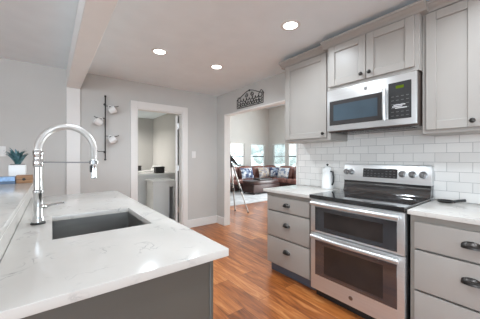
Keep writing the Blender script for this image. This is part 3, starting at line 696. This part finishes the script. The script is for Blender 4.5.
# ------------------------------------------------------------------ ceiling downlights
def downlight(x, y, z, label, power, color=(0.87, 0.97, 1.06)):
    t = thing('recessed_downlight', label, 'ceiling light', (x, y, z), 'recessed ceiling downlights')
    B().lathe((x, y, z), [(0.062, -0.001), (0.062, -0.006), (0.088, -0.004), (0.088, 0.0), (0.062, -0.001)], 32, cap=False).to('trim_ring', 'white_plastic', t)
    B().lathe((x, y, z), [(0.0615, -0.0005), (0.0615, -0.004), (0.03, -0.0045)], 32).to('lens', 'lens', t)
    l = area('downlight_lamp', (0, 0, -0.012), (0, 0, 0), 0.12, 0.12, power, color, 'DISK'); l.parent = t; l.data.spread = math.radians(150)
    return t
downlight(0.953, 2.69, CH, 'lit recessed downlight nearest the beam, the leftmost of the three', DOWNLIGHT_W)
downlight(1.700, 2.69, CH, 'lit recessed downlight near the far kitchen corner, the middle of the three', DOWNLIGHT_W)
downlight(1.685, 1.442, CH, 'lit recessed downlight in front of the wall cabinets, the rightmost of the three', DOWNLIGHT_W)
downlight(0.953, 1.442, CH, 'lit recessed downlight above the near end of the peninsula', DOWNLIGHT_W)
for x, y, lb in ((1.685, 0.19, 'above the aisle beside the range'), (0.953, 0.19, 'just above the camera'), (-1.5, 1.5, 'left of the beam'), (-1.5, -1.5, 'left of the beam behind the camera'), (1.3, -2.2, 'farthest behind the camera')):
    downlight(x, y, CH, 'added downlight out of view for evener light, '+lb, DOWNLIGHT_W)  # these fixtures are added out of view to even out the light
downlight(1.0, 6.9, CH, 'unseen downlight placed far back in the laundry to shade machine fronts', LAUNDRY_W, (1, 0.97, 0.93))  # lamp placed out of view, far back, so the machine fronts fall dark
for x, y, lb in ((4.2, 3.4, 'near the opening'), (5.2, 5.6, 'above the rug'), (3.8, 6.2, 'left of the sofa'), (6.8, 6.4, 'above the sofa corner')):
    downlight(x, y, LH, 'added unseen fill downlight in the living room ceiling '+lb, LIVING_W)  # living room fixtures added out of view to lift its brightness

# ------------------------------------------------------------------ on the walls
def plate(label, x, z, kind):
    t = thing('wall_switch' if kind == 's' else 'wall_outlet', label, 'switch' if kind == 's' else 'outlet', (x, YB, z))
    B().box(x-0.038, x+0.038, YB-0.006, YB-0.0005, z-0.06, z+0.06, 0.003, 2).to('cover_plate', 'white_plastic', t)
    if kind == 's': B().box(x-0.017, x+0.017, YB-0.010, YB-0.0055, z-0.034, z+0.034, 0.002, 1).to('rocker', 'white_plastic', t)
    else:
        for dz in (-.022, .022): B().box(x-0.015, x+0.015, YB-0.009, YB-0.0055, z+dz-.016, z+dz+.016, 0.003, 1).to('socket', 'white_plastic', t)
plate('white light switch on the grey wall right of the laundry doorway', 2.045, 1.312, 's')
plate('white outlet plate on the grey wall above the succulent at left edge', -0.462, 1.335, 'o')
# mug rack
rx, ry = 0.618, YB-0.045
mr = thing('mug_rack', 'black iron wall rod with hooks carrying white mugs left of the doorway', 'rack', (rx, YB, 1.22))
B().cyl((rx, ry, 1.235), (rx, ry, 2.135), 0.0085, 12).ball((rx, ry, 2.142), 0.015).ball((rx, ry, 1.232), 0.015).to('rod', 'black_iron', mr)
for z in (1.34, 2.03): B().cyl((rx, YB-0.001, z), (rx, ry, z), 0.006, 10).lathe((rx, YB-0.001, z), [(0.018, 0), (0.018, 0.004)], 16, (0, -1, 0)).to('bracket', 'black_iron', mr)
arms = [(2.005, 1, 0.17), (1.825, -1, 0.145), (1.572, 1, 0.175), (1.350, -1, 0.115)]
for z, sg, ln in arms:
    B().tube([(rx, ry, z), (rx+sg*ln*.3, ry-.012, z-.004), (rx+sg*ln*.8, ry-.02, z-.002), (rx+sg*ln, ry-.02, z+.014)], 0.0048, 8).to('hook_arm', 'black_iron', mr)
def mug(cx, cz, sg, label):
    cy = ry-0.018
    t = thing('hanging_mug', label, 'mug', (cx, cy, cz), 'white mugs on the wall rack')
    tl = (0.15, sg*1.0, 0)
    R = Euler(tl).to_matrix(); c0_ = Vector((cx, cy, cz))
    ax = R@Vector((0, 0, 1))
    B().lathe(c0_-ax*0.048, [(0.030, 0), (0.040, 0.006), (0.050, 0.035), (0.054, 0.096), (0.050, 0.096), (0.046, 0.035), (0.036, 0.009), (0.005, 0.009)], 28, ax).to('cup', 'ceramic', t)
    pts = [c0_+R@Vector((-sg*(0.046+0.030*math.sin(PI*k/10)), 0, -0.028+0.056*k/10)) for k in range(11)]
    B().tube(pts, 0.0062, 8).to('handle', 'ceramic', t)
mug(rx+0.085, 1.945, 1, 'white mug hanging from the top right hook of the wall rod')
mug(rx-0.088, 1.762, -1, 'white mug hanging from the left hook of the wall rod')
mug(rx+0.090, 1.512, 1, 'white mug hanging from the lower right hook of the wall rod')
# metal wall sign over the opening
sg_ = thing('metal_wall_sign', 'arched black iron scrollwork sign on the wall above the living room opening', 'wall sign', (XR, 3.02, 2.09))
X0 = XR-0.012
def P(y, z): return (X0, y, z)
ya, yb_, zs, ze = 2.695, 3.345, 2.094, 2.245
fr = [P(ya, zs), P(yb_, zs), P(yb_, ze)]
for k in range(1, 20):
    f_ = k/20; y = yb_+(ya-yb_)*f_; fr.append(P(y, ze+0.018+0.085*math.sin(PI*f_)**1.5 - 0.018*abs(math.cos(PI*f_))))
fr.append(P(ya, ze+0.015))
B().tube(fr, 0.0055, 6, closed=True).box(X0-.002, XR-.0005, ya+.1, ya+.11, zs+.0, zs+.01).box(X0-.002, XR-.0005, yb_-.11, yb_-.1, zs, zs+.01).box(X0-.002, XR-.0005, ya-.003, ya+.006, ze-.01, ze).box(X0-.002, XR-.0005, yb_-.006, yb_+.003, ze-.01, ze).to('frame', 'black_iron', sg_)
b = B()
for row, (zc_, n, amp) in enumerate(((2.130, 10, 0.020), (2.165, 9, 0.018), (2.212, 8, 0.026))):
    pts = []
    for k in range(n*12+1):
        f_ = k/(n*12); a = 2*PI*n*f_; pts.append(P(yb_-0.03-(yb_-ya-0.06)*f_+0.020*math.sin(a), zc_+amp*math.cos(a)*(0.75+0.25*math.sin(a*0.37+row))))
    b.tube(pts, 0.0055, 6)
b.to('scroll_rows', 'black_iron', sg_)
b = B()
for sgn in (-1, 1):
    pts = []
    for k in range(40):
        f_ = k/39; rr = 0.045*(1-f_*0.8); a = PI*0.5+sgn*f_*3.4*PI; pts.append(P(3.02+sgn*(0.075)+rr*math.cos(a), 2.275+rr*0.75*math.sin(a)))
    b.tube(pts, 0.0045, 6)
b.ball(P(3.02, 2.345), 0.006, 0.02, 0.016); b.tube([P(2.80, 2.24), P(2.74, 2.30), P(2.70, 2.27)], 0.0045, 6).tube([P(3.24, 2.24), P(3.29, 2.28), P(3.33, 2.262)], 0.0045, 6)
b.to('top_scrolls', 'black_iron', sg_)

# ------------------------------------------------------------------ laundry room
def machine(label, y0, y1, x0, zt, lid, xb):
    t = thing('washing_machine' if lid else 'clothes_dryer', label, 'washing machine' if lid else 'dryer', ((x0+xb)/2, (y0+y1)/2, 0), 'laundry machines')
    B().box(x0, xb, y0, y1, 0.02, zt, 0.02, 3).to('cabinet', 'appliance', t)
    B().box(x0-0.004, xb-(0.14 if lid else 0), y0-0.004, y1+0.004, zt-0.02, zt+0.022, 0.015, 3).to('lid', 'white_gloss', t)
    if lid:
        c = B(); xs = xb-0.14
        c.prism([(xs, 0, zt), (xs+0.02, 0, zt+.05), (xs+.05, 0, zt+.125), (xs+.075, 0, zt+.15), (xb, 0, zt+.15), (xb, 0, zt)], (0, y0, 0), (0, y1-y0, 0)); cc = c.to('console', 'white_gloss', t)
        for y in (y0+.15, y0+.33, y1-.15): B().lathe((xs+.03, y, zt+.08), [(0.026, 0), (0.022, 0.022)], 16, (-1, 0, .35)).to('dial', 'steel_dark', cc)
    for x in (x0+.06, xb-.06):
        for y in (y0+.06, y1-.06): B().cyl((x, y, 0), (x, y, .03), .02, 10).to('foot', 'black', t)
    return xb
machine('white top load washing machine in the far corner of the laundry room', 6.60, 7.30, 1.66, 0.88, True, XR-0.085)
machine('white clothes dryer under the dark wicker basket, nearer than the washer', 5.42, 6.10, 1.46, 0.88, False, XR-0.25)
cb = thing('laundry_cabinet', 'low white narrow cabinet just inside the laundry doorway', 'cabinet', (1.82, 5.07, 0))
B().box(1.57, 2.06, 4.83, 5.30, 0.775, 0.805, 0.006, 2).to('top', 'white_gloss', cb)
B().box(1.59, 1.925, 4.85, 5.28, 0.0, 0.775, 0.003, 1).to('body', 'appliance', cb)
B().box(2.010, 2.04, 4.85, 5.28, 0, 0.775, 0.003, 1).to('side_panel', 'appliance', cb)
B().box(1.925, 2.010, 4.85, 5.28, 0.66, 0.775).box(1.925, 2.010, 5.26, 5.28, 0, 0.66).to('open_niche', 'appliance', cb)
def basket(label, x, y, z, w, d, h):
    t = thing('wicker_basket', label, 'basket', (x, y, z), 'dark baskets on the laundry machines')
    b = B()
    for s0, s1, s2, s3 in ((-1, 1, -1, -.9), (-1, 1, .9, 1), (-1, -.92, -.9, .9), (.92, 1, -.9, .9)):
        b.box(x+s0*w/2, x+s1*w/2, y+s2*d/2, y+s3*d/2, z, z+h, 0.003, 1)
    b.box(x-w/2, x+w/2, y-d/2, y+d/2, z, z+0.01); b.to('weave', 'wicker', t)
    B().tube([(x-w/2, y-d/2, z+h), (x+w/2, y-d/2, z+h), (x+w/2, y+d/2, z+h), (x-w/2, y+d/2, z+h)], 0.011, 8, closed=True).to('rim', 'wicker', t)
    return t
basket('dark wicker basket standing on the clothes dryer lid', 1.98, 5.62, 0.903, 0.19, 0.17, 0.13)
basket('small dark wicker basket standing on the far washing machine', 1.86, 6.95, 0.903, 0.16, 0.14, 0.12)

# ------------------------------------------------------------------ living room
so = thing('sectional_sofa', 'brown leather L-shaped sectional sofa under the living room windows', 'sofa', (6.9, 7.2, 0))
bx0, by0 = 4.78, 6.98
B().box(bx0+.2, 7.82, by0+.04, 7.86, 0.06, 0.27, 0.02, 2).box(6.98, 7.82, 5.2, by0+.04, 0.06, 0.27, 0.02, 2).to('base', 'leather_dark', so)
xs = [5.02, 5.72, 6.42, 7.12]
for k in range(3): B().cushion(xs[k]+.01, xs[k+1]-.01, by0, 7.56, 0.27, 0.46, e=6).to('seat_cushion', 'leather', so)
for k in range(3): B().cushion(xs[k]+.015, xs[k+1]-.015, 7.42, 7.76, 0.40, 0.92, e=5, rot=(-0.14, 0, 0)).to('back_cushion', 'leather', so)
ys = [5.5, 6.24, 6.98]
for k in range(2): B().cushion(6.96, 7.52, ys[k]+.01, ys[k+1]-.01, 0.27, 0.46, e=6).to('seat_cushion', 'leather', so)
for k in range(2): B().cushion(7.36, 7.70, ys[k]+.015, ys[k+1]-.015, 0.40, 0.92, e=5, rot=(0, 0.14, 0)).to('back_cushion', 'leather', so)
B().cushion(7.13, 7.80, 6.99, 7.56, 0.27, 0.46, e=6).to('seat_cushion', 'leather', so)
B().cushion(7.13, 7.82, 7.42, 7.76, 0.40, 0.92, e=5, rot=(-0.14, 0, 0)).to('back_cushion', 'leather', so)
B().box(bx0+.2, 7.84, 7.70, 7.88, 0.06, 0.84, 0.05, 4).box(7.66, 7.84, 5.2, 7.70, 0.06, 0.84, 0.05, 4).to('back_frame', 'leather', so)
B().cushion(bx0, bx0+.25, by0-.02, 7.84, 0.06, 0.66, e=5).to('arm', 'leather', so); B().cushion(6.94, 7.84, 5.2, 5.47, 0.06, 0.66, e=5).to('arm', 'leather', so)
for x, y in ((bx0+.12, by0+.12), (bx0+.12, 7.7), (7.0, 5.3), (7.75, 5.3), (7.75, 7.78)): B().cyl((x, y, 0.011), (x, y, 0.08), 0.03, 12).to('leg', 'black', so)
def pil(label, mat, loc, rot, w=0.56, h=0.46):
    tag(B().pillow(w, h, 0.17, loc, rot).to('throw_pillow', mat, loc=loc), label, 'pillow', 'throw pillows on the leather sofa')
pil('dark blue and white floral throw pillow, leftmost on the leather sofa', 'pillow_blue', (5.98, 7.26, 0.655), (PI/2-.28, 0, 0.1), 0.66, 0.42)
pil('beige patterned throw pillow in the corner of the leather sofa', 'pillow_beige', (6.86, 7.24, 0.655), (PI/2-.28, 0, -0.05), 0.60, 0.42)
pil('grey blue throw pillow just right of the beige one on the sofa', 'pillow_blue', (7.28, 7.02, 0.66), (PI/2-.30, 0, -0.5), 0.46, 0.40)
pil('white and blue throw pillow, rightmost on the leather sofa', 'pillow_white', (7.20, 6.52, 0.655), (PI/2-.28, 0, -PI/2), 0.56, 0.42)
ot = thing('leather_ottoman', 'dark brown leather ottoman in front of the sectional sofa', 'ottoman', (5.9, 6.42, 0))
B().box(5.30, 6.55, 6.10, 6.74, 0.06, 0.34, 0.025, 3).to('base', 'leather_dark', ot)
B().cushion(5.29, 6.56, 6.09, 6.75, 0.33, 0.47, e=8).to('cushion', 'leather_dark', ot)
for x in (5.37, 6.48):
    for y in (6.17, 6.67): B().cyl((x, y, 0.011), (x, y, 0.07), 0.03, 12).to('foot', 'black', ot)
tr = thing('serving_tray', 'black serving tray lying on the leather ottoman', 'tray', (5.95, 6.42, 0.47))
B().box(5.70, 6.25, 6.24, 6.60, 0.470, 0.480, 0.003, 1).box(5.70, 6.25, 6.24, 6.255, 0.48, 0.515, .003, 1).box(5.70, 6.25, 6.585, 6.60, 0.48, 0.515, .003, 1).box(5.70, 5.715, 6.255, 6.585, 0.48, 0.515, .003, 1).box(6.235, 6.25, 6.255, 6.585, 0.48, 0.515, .003, 1).to('tray_body', 'black', tr)
for x in (5.685, 6.265): B().tube([(x, 6.36, 0.50), (x+(.03 if x > 6 else -.03), 6.38, 0.52), (x+(.03 if x > 6 else -.03), 6.46, 0.52), (x, 6.48, 0.50)], 0.007, 8).to('handle', 'black', tr)
tag(B().box(3.30, 6.85, 5.12, 7.30, 0.0, 0.011, 0.003, 1).to('area_rug', 'rug', loc=(5, 6.2, 0)), 'pale grey mottled area rug on the living room floor', 'rug')
# tripod telescope
ax_, ay_ = 3.25, 4.55; zt = 1.09
tp = thing('telescope', 'black telescope on a silver tripod just inside the living room', 'telescope', (ax_, ay_, 0))
mount = B().lathe((ax_, ay_, zt-0.06), [(0.05, 0), (0.055, 0.02), (0.045, 0.08), (0.025, 0.11), (0.025, 0.20)], 20).to('mount', 'black', tp)
for fx_, fy_ in ((3.545, 4.27), (3.435, 4.62), (2.86, 4.50)):
    top = Vector((ax_+(fx_-ax_)*.12, ay_+(fy_-ay_)*.12, zt)); ft = Vector((fx_, fy_, 0.0)); mid = top.lerp(ft, .52)
    lg = B().tube([top, mid], 0.019, 10).tube([mid, top.lerp(ft, .985)], 0.014, 10).to('leg', 'aluminium', tp)
    B().tube([top.lerp(ft, .49), top.lerp(ft, .56)], 0.026, 10).tube([top.lerp(ft, .97), ft+Vector((0, 0, .004))], 0.017, 10).to('clamp', 'black', lg)
b = B()
for fx_, fy_ in ((3.545, 4.27), (3.435, 4.62), (2.86, 4.50)):
    b.tube([(ax_, ay_, 0.66), (ax_+(fx_-ax_)*.55, ay_+(fy_-ay_)*.55, 0.56)], 0.007, 8)
b.cyl((ax_, ay_, 0.65), (ax_, ay_, 0.675), 0.03, 14); b.to('spreader', 'black', tp)
d_ = Vector((-0.42, 0.40, 0.62)).normalized(); c_ = Vector((ax_, ay_, 1.26))
B().lathe(c_-d_*0.20, [(0.026, 0), (0.026, 0.05), (0.040, 0.07), (0.040, 0.36), (0.050, 0.37), (0.050, 0.46), (0.044, 0.46)], 24, d_).to('tube', 'black', tp)
B().tube([c_-d_*.20, c_-d_*.25, c_-d_*.27+Vector((.05, -.02, .03))], 0.016, 12).to('eyepiece', 'black', tp)
B().tube([(ax_, ay_, 1.13), (ax_+.12, ay_-.1, 1.09), (ax_+.26, ay_-.2, 1.06)], 0.007, 8).to('pan_handle', 'black', tp)
# blind at the right-hand window
bl = thing('window_blind', 'white slatted blind in the first window right of the room corner', 'blind', (LX-0.05, 7.42, WH))
b = B(); a0_, a1_ = WIN_R[0]
for k in range(24):
    z = WH-0.07-k*0.045; b.box(LX-0.045, LX-0.003, a0_+0.02, a1_-0.02, z-0.0012, z+0.0012, rot=(0, 0.35, 0))
b.to('slats', 'blind', bl); B().box(LX-0.05, LX-0.002, a0_+0.01, a1_-0.01, WH-0.045, WH-0.002, 0.004, 1).to('head_rail', 'blind', bl)
for y in (a0_+.15, a1_-.15): B().cyl((LX-0.025, y, WH-0.07-23*.045), (LX-0.025, y, WH-.04), 0.0015, 6).to('cord', 'blind', bl)
